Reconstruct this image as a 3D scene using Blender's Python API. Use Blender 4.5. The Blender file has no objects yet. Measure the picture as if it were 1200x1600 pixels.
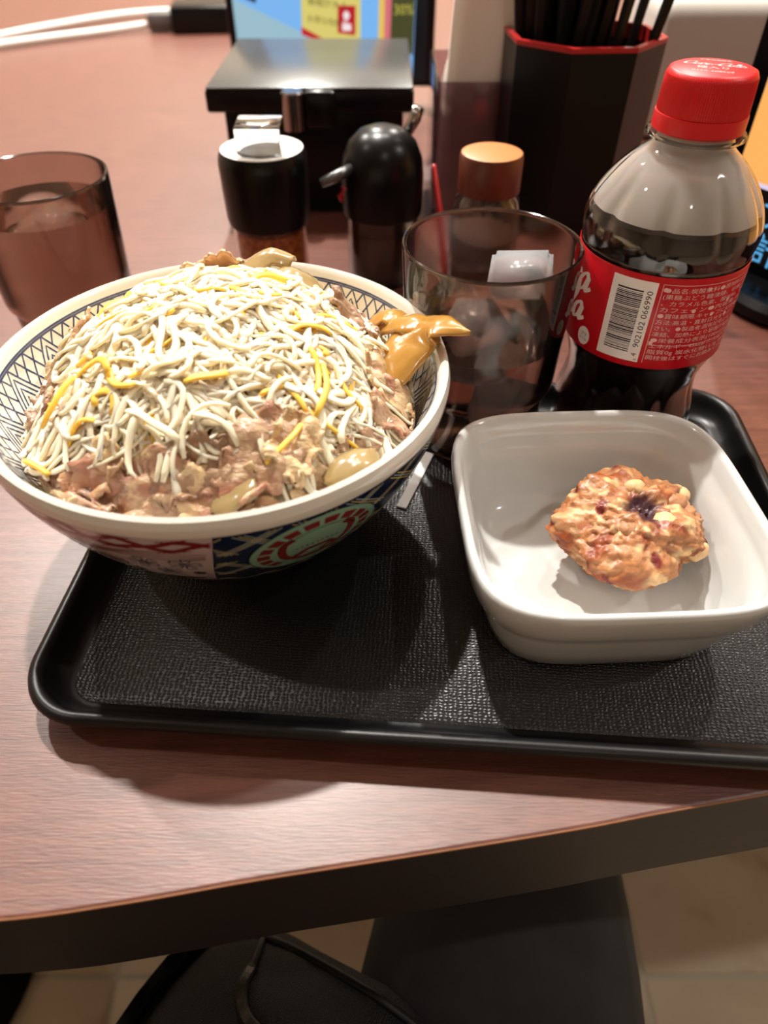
import bpy, bmesh, math, random
from math import sin, cos, pi, radians as rad, sqrt, atan2, hypot
from mathutils import Vector, Matrix, noise

S = 0.001                      # the scene is written in millimetres; the table top is z = 0
scn = bpy.context.scene
COL = scn.collection
rnd = random.Random(7)

# ------------------------------------------------------------------ camera
CAM_H = 220
PITCH = 44.3
cd = bpy.data.cameras.new('camera')
cam = bpy.data.objects.new('camera', cd)
COL.objects.link(cam)
cam.location = (0, 0, CAM_H*S)
cam.rotation_euler = (rad(90-PITCH), 0, 0)
cd.sensor_width = 36
cd.lens = 36*1100/1600
cd.clip_start = 0.01
cd.clip_end = 50
cd.dof.use_dof = True
cd.dof.focus_distance = 0.27
cd.dof.aperture_fstop = 7.5
scn.camera = cam

# ------------------------------------------------------------------ colour management, world
scn.view_settings.view_transform = 'Standard'
scn.view_settings.look = 'None'
scn.view_settings.gamma = 1
scn.view_settings.use_curve_mapping = False
scn.view_settings.exposure = 0.8
w = bpy.data.worlds.new('world')
scn.world = w
w.use_nodes = True
w.node_tree.nodes['Background'].inputs[0].default_value = (1.0, .86, .72, 1)
w.node_tree.nodes['Background'].inputs[1].default_value = 0.25

# ------------------------------------------------------------------ lamps (x, y, watts): ceiling downlights, z = CEIL
CEIL = 1700
LAMPS = [(-280, 1100, 30), (190, 1100, 5), (950, 1100, 9),
         (-1050, 1600, 20), (-300, 2350, 26), (600, 2350, 18), (-1300, 300, 3), (1500, 100, 6), (300, -1100, 2)]


# ------------------------------------------------------------------ materials
def lin(c):
    return tuple((x/12.92 if x <= .04045 else ((x+.055)/1.055)**2.4) for x in c)


def rgb(r, g, b):
    return lin((r/255, g/255, b/255)) + (1,)


def mat(name, col, rough=.5, metal=0, trans=0, ior=1.45, sss=0, coat=0, mix=None, bump=None, emit=None, emit_s=0, spec=.5, alpha=1, stretch=(1, 1, 1), rot=0, coat_rough=.05):
    """mix=(scale, colour, low, high) noise-mixed second colour; bump=(scale, strength, distance)"""
    m = bpy.data.materials.new(name)
    m.use_nodes = True
    nt = m.node_tree
    b = nt.nodes['Principled BSDF']
    I = b.inputs
    I['Base Color'].default_value = col
    I['Roughness'].default_value = rough
    I['Metallic'].default_value = metal
    I['Transmission Weight'].default_value = trans
    I['IOR'].default_value = ior
    I['Subsurface Weight'].default_value = sss
    I['Subsurface Radius'].default_value = (.004, .003, .002)
    I['Subsurface Scale'].default_value = 1
    I['Coat Weight'].default_value = coat
    I['Coat Roughness'].default_value = coat_rough
    I['Specular IOR Level'].default_value = spec
    I['Alpha'].default_value = alpha
    if emit:
        I['Emission Color'].default_value = emit
        I['Emission Strength'].default_value = emit_s
    if mix or bump:
        tc = nt.nodes.new('ShaderNodeTexCoord')
        mp = nt.nodes.new('ShaderNodeMapping')
        mp.inputs['Scale'].default_value = stretch
        mp.inputs['Rotation'].default_value = (0, 0, rot)
        nt.links.new(tc.outputs['Object'], mp.inputs['Vector'])
    if mix:
        layers = mix if isinstance(mix, list) else [mix]
        prev = None
        for (sc, c2, lo, hi) in layers:
            n = nt.nodes.new('ShaderNodeTexNoise')
            n.inputs['Scale'].default_value = sc
            n.inputs['Detail'].default_value = 6
            r = nt.nodes.new('ShaderNodeMapRange')
            r.inputs['From Min'].default_value = lo
            r.inputs['From Max'].default_value = hi
            mx = nt.nodes.new('ShaderNodeMix')
            mx.data_type = 'RGBA'
            nt.links.new(mp.outputs[0], n.inputs['Vector'])
            nt.links.new(n.outputs['Fac'], r.inputs['Value'])
            nt.links.new(r.outputs[0], mx.inputs['Factor'])
            if prev:
                nt.links.new(prev, mx.inputs['A'])
            else:
                mx.inputs['A'].default_value = col
            mx.inputs['B'].default_value = c2
            prev = mx.outputs['Result']
        nt.links.new(prev, I['Base Color'])
    if bump:
        n = nt.nodes.new('ShaderNodeTexNoise')
        n.inputs['Scale'].default_value = bump[0]
        n.inputs['Detail'].default_value = 5
        bp = nt.nodes.new('ShaderNodeBump')
        bp.inputs['Strength'].default_value = bump[1]
        bp.inputs['Distance'].default_value = bump[2]
        nt.links.new(mp.outputs[0], n.inputs['Vector'])
        nt.links.new(n.outputs['Fac'], bp.inputs['Height'])
        nt.links.new(bp.outputs[0], I['Normal'])
    return m


K = {}
K['wood'] = mat('wood', rgb(112, 66, 52), rough=.4, coat=.5, spec=.7, coat_rough=.34, stretch=(7, 70, 70), rot=rad(-8),
                mix=[(4, rgb(92, 50, 39), .40, .68), (18, rgb(76, 42, 34), .56, .74)], bump=(24, .42, .0004))
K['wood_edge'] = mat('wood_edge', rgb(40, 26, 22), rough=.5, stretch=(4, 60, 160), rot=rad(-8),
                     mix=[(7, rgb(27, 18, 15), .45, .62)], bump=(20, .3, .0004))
K['edge_bead'] = mat('edge_bead', rgb(150, 98, 64), rough=.5)
K['tray'] = mat('tray', rgb(14, 14, 15), rough=.34, spec=.4, bump=(900, .12, .0002))
K['porcelain'] = mat('porcelain', rgb(226, 222, 212), rough=.12, coat=.6, spec=.6)
K['porcelain_white'] = mat('porcelain_white', rgb(208, 210, 208), rough=.14, coat=.5, spec=.6)
K['blue'] = mat('blue_glaze', rgb(40, 56, 98), rough=.15, coat=.5)
K['navy'] = mat('navy_glaze', rgb(22, 34, 60), rough=.15, coat=.5)
K['gold'] = mat('gold_line', rgb(196, 176, 110), rough=.25)
K['paleline'] = mat('pale_line', rgb(160, 175, 175), rough=.25)
K['darkred'] = mat('red_glaze', rgb(128, 34, 36), rough=.2, coat=.4)
K['lilac'] = mat('lilac_glaze', rgb(196, 178, 178), rough=.15, coat=.4)
K['ink'] = mat('ink_line', rgb(26, 18, 26), rough=.3)
K['jade'] = mat('jade_glaze', rgb(140, 182, 158), rough=.15, coat=.4)
K['cheese'] = mat('white_cheese', rgb(255, 238, 204), rough=.42, sss=.5, spec=.35)
K['cheese_y'] = mat('yellow_cheese', rgb(250, 196, 84), rough=.42, sss=.4, spec=.35)
K['beef'] = mat('beef', rgb(168, 134, 104), rough=.36, sss=.06, coat=.3, coat_rough=.16, stretch=(1, 2.6, 1.6), rot=.6, mix=[(34, rgb(140, 96, 72), .44, .62), (95, rgb(214, 184, 150), .54, .68), (240, rgb(140, 96, 72), .56, .74)], bump=(330, .75, .0011))
K['beef_b'] = mat('beef_pink', rgb(186, 150, 118), rough=.36, sss=.06, coat=.3, coat_rough=.16, stretch=(1, 2.6, 1.6), rot=.6, mix=[(34, rgb(172, 116, 90), .44, .62), (95, rgb(224, 196, 156), .54, .68), (240, rgb(172, 116, 90), .56, .74)], bump=(330, .75, .0011))
K['beef_c'] = mat('beef_fat', rgb(214, 184, 138), rough=.36, sss=.06, coat=.3, coat_rough=.16, stretch=(1, 2.6, 1.6), rot=.6, mix=[(34, rgb(182, 134, 98), .44, .62), (95, rgb(228, 204, 164), .54, .68), (240, rgb(182, 134, 98), .56, .74)], bump=(330, .75, .0011))
K['onion'] = mat('onion', rgb(206, 154, 74), rough=.2, trans=.35, sss=.2, coat=.5, mix=[(60, rgb(196, 140, 60), .45, .65)], bump=(160, .3, .0006))
K['onion_p'] = mat('onion_pale', rgb(196, 170, 118), rough=.2, trans=.45, sss=.2, coat=.6, mix=[(50, rgb(190, 150, 80), .5, .7)], bump=(160, .3, .0006))
K['rice'] = mat('rice_base', rgb(224, 200, 154), rough=.35, sss=.2, mix=[(70, rgb(178, 134, 92), .5, .66)], bump=(300, .6, .0015))
K['smoke'] = mat('smoke_glass', rgb(186, 160, 148), rough=.08, trans=1, ior=1.46)
K['water'] = mat('water', (1, 1, 1, 1), rough=.0, trans=1, ior=1.33)
K['ice'] = mat('ice', rgb(245, 247, 250), rough=.22, trans=.8, ior=1.31, bump=(200, .3, .001))
K['clear'] = mat('clear_glass', rgb(240, 240, 238), rough=.03, trans=1, ior=1.46)
K['pet'] = mat('pet_plastic', rgb(250, 248, 246), rough=.05, trans=1, ior=1.35, bump=(300, .06, .0003))
K['fog'] = mat('condensation', rgb(240, 234, 228), rough=.6, sss=.3, bump=(600, .3, .0003), alpha=.8)
K['cola'] = mat('cola_drink', rgb(26, 14, 12), rough=.06, coat=.3)
K['cap_red'] = mat('cap_red', rgb(214, 18, 24), rough=.38, sss=.05)
K['label_red'] = mat('label_red', rgb(196, 16, 30), rough=.3)
K['white_print'] = mat('white_print', rgb(238, 232, 228), rough=.4)
K['pink_print'] = mat('pink_print', rgb(236, 190, 188), rough=.4)
K['black_print'] = mat('black_print', rgb(22, 20, 22), rough=.5)
K['black'] = mat('black_plastic', rgb(9, 9, 10), rough=.3, spec=.3)
K['black_matte'] = mat('black_matte', rgb(9, 9, 10), rough=.5, spec=.35)
K['lid_grey'] = mat('lid_steel', rgb(104, 106, 106), rough=.27, metal=.75)
K['chrome'] = mat('chrome', rgb(170, 166, 164), rough=.16, metal=1)
K['red_lacquer'] = mat('red_lacquer', rgb(172, 34, 34), rough=.3)
K['chili'] = mat('chili_flakes', rgb(240, 140, 52), rough=.7, mix=[(260, rgb(190, 80, 26), .4, .6)], bump=(500, .8, .002))
K['sauce'] = mat('dark_sauce', rgb(24, 12, 10), rough=.1)
K['cap_brown'] = mat('cap_brown', rgb(96, 44, 28), rough=.35, sss=.05)
K['cap_top'] = mat('cap_top_brown', rgb(190, 124, 74), rough=.4)
K['acrylic'] = mat('smoke_acrylic', rgb(186, 160, 166), rough=.05, trans=1, ior=1.4)
K['paper'] = mat('napkin_paper', rgb(250, 244, 236), rough=.85, sss=.1, bump=(200, .15, .001))
K['grey_box'] = mat('grey_casing', rgb(176, 168, 160), rough=.6)
K['cable'] = mat('white_cable', rgb(232, 226, 218), rough=.45)
K['floor_tile'] = mat('floor_tile', rgb(196, 180, 156), rough=.5, mix=[(4, rgb(214, 200, 178), .4, .62), (12, rgb(170, 150, 124), .55, .7)])
K['grout'] = mat('grout', rgb(190, 180, 164), rough=.8)
K['wall'] = mat('wall_paint', rgb(176, 160, 142), rough=.8, mix=(3, rgb(160, 142, 124), .4, .6))
K['ceiling'] = mat('ceiling_paint', rgb(186, 178, 166), rough=.9, mix=(5, rgb(178, 168, 156), .4, .6))
K['trouser'] = mat('trouser_cloth', rgb(46, 47, 50), rough=.85, bump=(1400, .5, .0006), mix=(25, rgb(36, 37, 40), .4, .6))
K['bag'] = mat('bag_nylon', rgb(22, 22, 24), rough=.7, bump=(900, .7, .0008))
K['skin'] = mat('shoe_leather', rgb(20, 19, 19), rough=.4, bump=(300, .2, .0005))


def weave_bump(m, scale, strength, dist):
    nt = m.node_tree
    b = nt.nodes['Principled BSDF']
    tc = nt.nodes.new('ShaderNodeTexCoord')
    hs = []
    for ax, k in (('X', 1.0), ('Y', 1.35)):
        mp = nt.nodes.new('ShaderNodeMapping')
        wv = nt.nodes.new('ShaderNodeTexWave')
        wv.bands_direction = ax
        wv.inputs['Scale'].default_value = scale*k
        wv.inputs['Distortion'].default_value = 4.5
        wv.inputs['Detail'].default_value = 1.5
        wv.inputs['Detail Scale'].default_value = 2
        nt.links.new(tc.outputs['Object'], mp.inputs[0])
        nt.links.new(mp.outputs[0], wv.inputs['Vector'])
        hs.append(wv.outputs['Fac'])
    mu = nt.nodes.new('ShaderNodeMath')
    mu.operation = 'MULTIPLY'
    nt.links.new(hs[0], mu.inputs[0])
    nt.links.new(hs[1], mu.inputs[1])
    bp = nt.nodes.new('ShaderNodeBump')
    bp.inputs['Strength'].default_value = strength
    bp.inputs['Distance'].default_value = dist
    nt.links.new(mu.outputs[0], bp.inputs['Height'])
    nt.links.new(bp.outputs[0], b.inputs['Normal'])


K['tray_mat'] = mat('tray_woven_floor', rgb(20, 20, 21), rough=.33, spec=.6)
weave_bump(K['tray_mat'], 190, .45, .0003)
weave_bump(K['bag'], 260, .8, .0006)


# ------------------------------------------------------------------ mesh helpers (millimetres in, metres out)
def link(name, verts, faces, m, parent=None, smooth=True, mats=None, fm=None):
    me = bpy.data.meshes.new(name)
    me.from_pydata([(v[0]*S, v[1]*S, v[2]*S) for v in verts], [], faces)
    for x in (mats or [m]):
        me.materials.append(x)
    if fm:
        me.polygons.foreach_set('material_index', fm)
    me.polygons.foreach_set('use_smooth', [smooth]*len(me.polygons))
    me.update()
    o = bpy.data.objects.new(name, me)
    COL.objects.link(o)
    if parent:
        o.parent = parent
    return o


def tag(o, label, cat, group=None):
    o['label'] = label
    o['category'] = cat
    if group:
        o['group'] = group
    return o


def thing(name, label, cat, loc=(0, 0, 0), rz=0, group=None):
    o = bpy.data.objects.new(name, None)
    o.empty_display_size = .01
    COL.objects.link(o)
    o.location = tuple(v*S for v in loc)
    o.rotation_euler = (0, 0, rz)
    return tag(o, label, cat, group)


def structure(o):
    o['kind'] = 'structure'
    return o


def sharp(o, ang=35):
    me = o.data
    me.set_sharp_from_angle(angle=rad(ang))
    return o


def lathe(prof, n=96, closed=False, fn=None):
    """prof [(r, z)...]; fn(r, z, theta) -> r, z"""
    V, F = [], []
    ring = []
    for (r, z) in prof:
        if r < 1e-6:
            ring.append([len(V)])
            V.append((0, 0, z))
        else:
            ids = []
            for k in range(n):
                t = 2*pi*k/n
                rr, zz = fn(r, z, t) if fn else (r, z)
                ids.append(len(V))
                V.append((rr*cos(t), rr*sin(t), zz))
            ring.append(ids)
    m = len(ring)
    for i in range(m if closed else m-1):
        a, b = ring[i], ring[(i+1) % m]
        for k in range(n):
            k2 = (k+1) % n
            if len(a) == 1 and len(b) == 1:
                continue
            if len(a) == 1:
                F.append((a[0], b[k2], b[k]))
            elif len(b) == 1:
                F.append((a[k], a[k2], b[0]))
            else:
                F.append((a[k], a[k2], b[k2], b[k]))
    return V, F


def L(name, prof, m, parent=None, n=96, closed=False, fn=None, ang=40):
    V, F = lathe(prof, n, closed, fn)
    o = link(name, V, F, m, parent)
    bm = bmesh.new()
    bm.from_mesh(o.data)
    bmesh.ops.recalc_face_normals(bm, faces=bm.faces)
    bm.to_mesh(o.data)
    bm.free()
    return sharp(o, ang)


def box(name, x0, x1, y0, y1, z0, z1, m, parent=None, bev=0, seg=2, taper=None):
    bm = bmesh.new()
    vs = []
    for z in (z0, z1):
        t = taper if (taper and z == z0) else 0
        for x, y in ((x0+t, y0+t), (x1-t, y0+t), (x1-t, y1-t), (x0+t, y1-t)):
            vs.append(bm.verts.new((x*S, y*S, z*S)))
    for f in ((3, 2, 1, 0), (4, 5, 6, 7), (0, 1, 5, 4), (1, 2, 6, 5), (2, 3, 7, 6), (3, 0, 4, 7)):
        bm.faces.new([vs[i] for i in f])
    if bev:
        bmesh.ops.bevel(bm, geom=bm.edges[:], offset=bev*S, segments=seg, affect='EDGES', profile=.5)
    me = bpy.data.meshes.new(name)
    bm.to_mesh(me)
    bm.free()
    me.materials.append(m)
    me.polygons.foreach_set('use_smooth', [True]*len(me.polygons))
    o = bpy.data.objects.new(name, me)
    COL.objects.link(o)
    if parent:
        o.parent = parent
    return sharp(o, 40)


def catmull(P, per=6):
    P = [Vector(p) for p in P]
    out = []
    for i in range(len(P)-1):
        a, b, c, d = P[max(i-1, 0)], P[i], P[i+1], P[min(i+2, len(P)-1)]
        for k in range(per):
            t = k/per
            out.append(.5*((2*b)+(c-a)*t+(2*a-5*b+4*c-d)*t*t+(3*b-a-3*c+d)*t**3))
    out.append(P[-1])
    return out


def tube_vf(P, r, n=10, cap=True):
    P = [Vector(p) for p in P]
    V, F = [], []
    up = Vector((0, 0, 1))
    for i, p in enumerate(P):
        t = (P[min(i+1, len(P)-1)]-P[max(i-1, 0)]).normalized()
        u = up if abs(t.z) < .95 else Vector((0, 1, 0))
        a = t.cross(u).normalized()
        b = a.cross(t)
        rr = r[i] if isinstance(r, (list, tuple)) else r
        for k in range(n):
            q = 2*pi*k/n
            V.append(tuple(p+a*cos(q)*rr+b*sin(q)*rr))
    for i in range(len(P)-1):
        for k in range(n):
            k2 = (k+1) % n
            F.append((i*n+k, i*n+k2, (i+1)*n+k2, (i+1)*n+k))
    if cap:
        F.append(tuple(range(n))[::-1])
        F.append(tuple((len(P)-1)*n+k for k in range(n)))
    return V, F


def merge(parts):
    V, F = [], []
    for v, f in parts:
        o = len(V)
        V += list(v)
        F += [tuple(i+o for i in q) for q in f]
    return V, F


def rrect(hx, hy, r, n=10):
    """rounded rectangle outline, counter-clockwise"""
    P = []
    for (sx, sy, a0) in ((1, 1, 0), (-1, 1, 90), (-1, -1, 180), (1, -1, 270)):
        for k in range(n+1):
            a = rad(a0+90*k/n)
            P.append((sx*(hx-r)+r*cos(a), sy*(hy-r)+r*sin(a)))
    return P


def loft(rings, cap0=True, cap1=True, closed=False):
    V, F = [], []
    n = len(rings[0])
    for r_ in rings:
        V += list(r_)
    m = len(rings)
    for i in range(m if closed else m-1):
        j = (i+1) % m
        for k in range(n):
            k2 = (k+1) % n
            F.append((i*n+k, i*n+k2, j*n+k2, j*n+k))
    if not closed:
        if cap0:
            F.append(tuple(range(n))[::-1])
        if cap1:
            F.append(tuple((m-1)*n+k for k in range(n)))
    return V, F


# flat print: thin ribbons and patches laid on a surface map(u, v, off) -> point
def ribbon(fn, pts, w, off=.06, step=1.0, ends=True):
    """pts in (u, v) millimetre-like surface coordinates"""
    Q = []
    for i in range(len(pts)-1):
        a, b = Vector(pts[i]), Vector(pts[i+1])
        n = max(1, int((b-a).length/step))
        for k in range(n):
            Q.append(a+(b-a)*k/n)
    Q.append(Vector(pts[-1]))
    V, F = [], []
    for i, q in enumerate(Q):
        t = (Q[min(i+1, len(Q)-1)]-Q[max(i-1, 0)])
        if t.length < 1e-9:
            t = Vector((1, 0))
        t.normalize()
        nrm = Vector((-t.y, t.x))
        ww = w[min(int(i*len(w)/len(Q)), len(w)-1)] if isinstance(w, list) else w
        V.append(fn(*(q+nrm*ww/2), off))
        V.append(fn(*(q-nrm*ww/2), off))
    for i in range(len(Q)-1):
        F.append((2*i, 2*i+1, 2*i+3, 2*i+2))
    return V, F


def patch(fn, u0, u1, v0, v1, off=.03, nu=20, nv=8, lo=None, hi=None):
    V, F = [], []
    for j in range(nv+1):
        for i in range(nu+1):
            v = v0+(v1-v0)*j/nv
            a = lo(v) if lo else u0
            b = hi(v) if hi else u1
            V.append(fn(a+(b-a)*i/nu, v, off))
    for j in range(nv):
        for i in range(nu):
            a = j*(nu+1)+i
            F.append((a, a+1, a+nu+2, a+nu+1))
    return V, F


def disc_patch(fn, cu, cv, ru, rv, off, n=48, rings=6, r0=0.0, rot=0, a0=0, a1=360):
    V, F = [], []
    for j in range(rings+1):
        q = r0+(1-r0)*j/rings
        for k in range(n+1):
            a = rad(a0+(a1-a0)*k/n)
            x, y = ru*q*cos(a), rv*q*sin(a)
            V.append(fn(cu+x*cos(rot)-y*sin(rot), cv+x*sin(rot)+y*cos(rot), off))
    for j in range(rings):
        for k in range(n):
            a = j*(n+1)+k
            F.append((a, a+1, a+n+2, a+n+1))
    return V, F


def text_vf(fn, body, u, v, size, off=.08, ang=0, shear=0, width=None, align='LEFT'):
    c = bpy.data.curves.new('lettering', 'FONT')
    c.body = body
    c.size = size
    c.shear = shear
    c.resolution_u = 2
    c.align_x = align
    o = bpy.data.objects.new('lettering', c)
    COL.objects.link(o)
    dg = bpy.context.evaluated_depsgraph_get()
    me = bpy.data.meshes.new_from_object(o.evaluated_get(dg))
    V = [tuple(p.co) for p in me.vertices]
    F = [tuple(p.vertices) for p in me.polygons]
    bpy.data.objects.remove(o)
    bpy.data.curves.remove(c)
    bpy.data.meshes.remove(me)
    if not V:
        return [], []
    k = 1
    if width:
        xs = [p[0] for p in V]
        k = width/max(max(xs)-min(xs), 1e-6)
    return [fn(u+p[0]*k*cos(ang)-p[1]*sin(ang), v+p[0]*k*sin(ang)+p[1]*cos(ang), off) for p in V], F


# flowing script letters drawn with a broad pen: centrelines in a unit em
SCRIPT = {
    'C': [[(.95, .78), (.98, .95), (.8, 1.0), (.45, .9), (.18, .6), (.1, .3), (.25, .05), (.55, .02), (.85, .2)]],
    'o': [[(.3, .55), (.12, .4), (.08, .15), (.25, 0), (.45, .1), (.5, .35), (.38, .55), (.3, .55), (.55, .5)]],
    'c': [[(.5, .45), (.42, .56), (.22, .5), (.1, .25), (.18, .03), (.38, .02), (.56, .18)]],
    'a': [[(.5, .5), (.3, .56), (.1, .35), (.1, .1), (.25, 0), (.42, .15), (.52, .5), (.5, .15), (.58, .02), (.75, .16)]],
    'l': [[(.05, .15), (.35, .7), (.38, .98), (.25, 1.0), (.18, .7), (.18, .2), (.28, .0), (.45, .15)]],
    '-': [[(.1, .3), (.4, .34)]]}
ADV = {'C': .92, 'o': .52, 'c': .52, 'a': .68, 'l': .4, '-': .45}


def script_vf(fn, word, u, v, size, off=.08, pen=.12, ang=0, right=False, slant=.25):
    tot = sum(ADV[c] for c in word)
    x = -tot if right else 0
    parts = []
    for c in word:
        for line in SCRIPT[c]:
            P = catmull([(x+a+b*slant, b, 0) for a, b in line], 5)
            Q = []
            wd = []
            for i, p in enumerate(P):
                t = P[min(i+1, len(P)-1)]-P[max(i-1, 0)]
                an = atan2(t.y, t.x)
                wd.append(size*pen*(.35+.9*abs(sin(an-.35))))
                Q.append((u+size*(p.x*cos(ang)-p.y*sin(ang)), v+size*(p.x*sin(ang)+p.y*cos(ang))))
            V, F = [], []
            for i, q in enumerate(Q):
                a, b = Q[max(i-1, 0)], Q[min(i+1, len(Q)-1)]
                t = Vector((b[0]-a[0], b[1]-a[1])).normalized()
                n = Vector((-t.y, t.x))*wd[i]/2
                V.append(fn(q[0]+n.x, q[1]+n.y, off))
                V.append(fn(q[0]-n.x, q[1]-n.y, off))
            for i in range(len(Q)-1):
                F.append((2*i, 2*i+1, 2*i+3, 2*i+2))
            parts.append((V, F))
        x += ADV[c]
    return merge(parts)


# ================================================================== the setting
X0, X1, Y0, Y1, ZF = -2600, 2600, -2200, 3200, -720
structure(box('ceiling', X0-60, X1+60, Y0-60, Y1+60, CEIL+30, CEIL+80, K['ceiling']))
structure(box('wall_back', X0, X1, Y1, Y1+60, ZF-60, CEIL+30, K['wall']))
structure(box('wall_front', X0, X1, Y0-60, Y0, ZF-60, CEIL+30, K['wall']))
structure(box('wall_left', X0-60, X0, Y0-60, Y1+60, ZF-60, CEIL+30, K['wall']))
structure(box('wall_right', X1, X1+60, Y0-60, Y1+60, ZF-60, CEIL+30, K['wall']))
fl = structure(box('floor', X0, X1, Y0, Y1, ZF-60, ZF-2, K['grout']))
TS = 600
tile_me = None
gx, gy = -305, 205-600
for i in range(-4, 5):
    for j in range(-3, 5):
        x, y = gx+i*TS, gy+j*TS
        if x < X0 or x+TS > X1+200 or y < Y0 or y+TS > Y1:
            continue
        if tile_me is None:
            o = box('tile', 3, TS-3, 3, TS-3, -12, 0, K['floor_tile'], fl, bev=2)
            tile_me = o.data
        else:
            o = bpy.data.objects.new('tile', tile_me)
            COL.objects.link(o)
            o.parent = fl
        o.location = (x*S, y*S, ZF*S)

for i, (x, y, p) in enumerate(LAMPS):
    place = ('above the far side of the table', 'above the chopstick holder end', 'beyond the tablet stand', 'over the far left of the room', 'near the back wall behind the screen',
             'near the back wall behind the chopsticks', 'over the left room side', 'over the right room side', 'behind the seated diner')[i]
    t = thing('ceiling_downlight', 'round recessed ceiling downlight '+place, 'ceiling light', (x, y, CEIL+28), 0, 'recessed ceiling downlights')
    L('ring', [(38, 2), (55, 2), (58, -2), (52, -6), (42, -4), (38, 2)], K['white_print'], t, n=40)
    L('lens', [(0, -1), (38, -1)], mat('lamp_lens', (1, 1, 1, 1), emit=(1, .92, .82, 1), emit_s=30*p/8), t, n=40)
    ld = bpy.data.lights.new('downlight_bulb', 'AREA')
    ld.shape = 'DISK'
    ld.size = .06
    ld.energy = p
    ld.color = (1, .95, .88)
    lo = bpy.data.objects.new('downlight_bulb', ld)
    COL.objects.link(lo)
    lo.parent = t
    lo.location = (0, 0, -.010)

# ------------------------------------------------------------------ table
tb = thing('dining_table', 'reddish brown wood-grain table top with a dark edge band', 'table')
edge = [(-760, 175), (-560, 128), (-380, 88), (-230, 67), (-150, 60.5), (-108, 61.5), (-73, 66), (-37, 72), (0, 77.5), (59, 86.5), (122, 97.5), (400, 143), (900, 225)]
E2 = [tuple(p)[:2] for p in catmull([(x, y, 0) for x, y in edge], 6)]
outline = E2+[(900, 1560), (-760, 1560)]
n = len(outline)


def inset(P, d):
    return [(x, y+d) for x, y in P]


V, F = loft([[(x, y, z) for x, y in outline] for z in (-54, -1.0)], cap1=False)
ni = len(V)
V += [(x, y+.8, 0) for x, y in outline]
V += [(x, y+.3, -.3) for x, y in outline]
# band wall and lid kept separate: band > tabletop
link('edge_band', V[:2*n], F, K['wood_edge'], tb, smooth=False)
V2, F2 = loft([[(x, y+.25, -1.0) for x, y in outline], [(x, y+.35, -.25) for x, y in outline], [(x, y+1.1, 0) for x, y in outline]], cap0=False)
link('tabletop', V2, F2, K['wood'], tb, smooth=False)
bead = [(x, y+.15, -.75) for x, y in E2]
link('edge_bead', *tube_vf(bead, .42, 6), K['edge_bead'], tb)
for (x, y) in ((-560, 1380), (700, 1380), (700, 420), (-700, 760)):
    box('leg', x-30, x+30, y-30, y+30, ZF, -54, K['black_matte'], tb, bev=3)

# ------------------------------------------------------------------ tray
tray = thing('serving_tray', 'black serving tray with a rolled rim holding the bowls, tumbler and bottle', 'tray', (26, 209, 0), rad(-3.9))
THX, THY, TR = 143, 103, 24


def tring(d, z, n=12):
    return [(x, y, z) for x, y in rrect(THX-d, THY-d, max(TR-d, 3), n)]


prof = [(9, 0), (6, 3), (3.2, 8), (.8, 10.2), (0, 12), (.6, 13.8), (2.2, 14.6), (4.2, 14.2), (5.4, 12.6), (6.2, 10), (8.5, 6), (12, 4)]
V, F = loft([tring(d, z) for d, z in prof])
sharp(link('tray_body', V, F, K['tray'], tray), 50)
V, F = loft([tring(13, 4.05), tring(13.6, 4.5)], cap0=False)
link('woven_mat', V, F, K['tray_mat'], tray)
TZ = 4.5

# ------------------------------------------------------------------ beef bowl
BX, BY = -60.5, 223.5
bowl = thing('rice_bowl', 'large round porcelain bowl with blue lattice inside and a navy patterned outside', 'bowl', (BX, BY, TZ))
Z0 = TZ
OUT = [(84.7, 77.5), (84.9, 76), (84.5, 73), (82.6, 65.5), (79.2, 57), (74.5, 47.5), (68.6, 38), (61.5, 28.5), (53.5, 20), (46, 13), (41.5, 8.5), (40, 6)]
OUT = [(r, z-Z0) for r, z in OUT]
INN = [(80.7, 77.5), (79.6, 75), (77.4, 68), (73, 58), (66, 45), (56, 32), (40, 20), (20, 14), (0, 13)]
INN = [(r, z-Z0) for r, z in INN]
outer = [tuple(p)[:2] for p in catmull([(r, z, 0) for r, z in OUT], 5)]
inner = [tuple(p)[:2] for p in catmull([(r, z, 0) for r, z in INN], 5)]
lip = [(81.4, 79.2-Z0), (82.8, 80-Z0), (84, 79.4-Z0)]
foot = [(40, 1), (39.4, 0), (36.8, 0), (36, 1), (35.5, 5), (0, 5.5)]
inner[-1] = (0, inner[-1][1])
L('bowl_body', inner[::-1]+lip+outer+foot, K['porcelain'], bowl, n=160)


def surf(prof_):
    s = [0]
    for i in range(1, len(prof_)):
        s.append(s[-1]+hypot(prof_[i][0]-prof_[i-1][0], prof_[i][1]-prof_[i-1][1]))
    return s


def surf_fn(prof_, sign, rref):
    s = surf(prof_)

    def f(u, v, off):
        # u: arc length at the reference radius, v: distance down the wall
        v = min(max(v, 0), s[-1]-.01)
        i = 0
        while s[i+1] < v:
            i += 1
        t = (v-s[i])/(s[i+1]-s[i])
        r = prof_[i][0]+(prof_[i+1][0]-prof_[i][0])*t
        z = prof_[i][1]+(prof_[i+1][1]-prof_[i][1])*t
        dr, dz = prof_[i+1][0]-prof_[i][0], prof_[i+1][1]-prof_[i][1]
        l = hypot(dr, dz)
        nr, nz = -dz/l, dr/l
        th = u/rref
        return ((r+sign*nr*off)*cos(th), (r+sign*nr*off)*sin(th), z+sign*nz*off)
    return f


fin = surf_fn(inner, -1, 78.0)
fout = surf_fn(outer, 1, 80.0)
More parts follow.
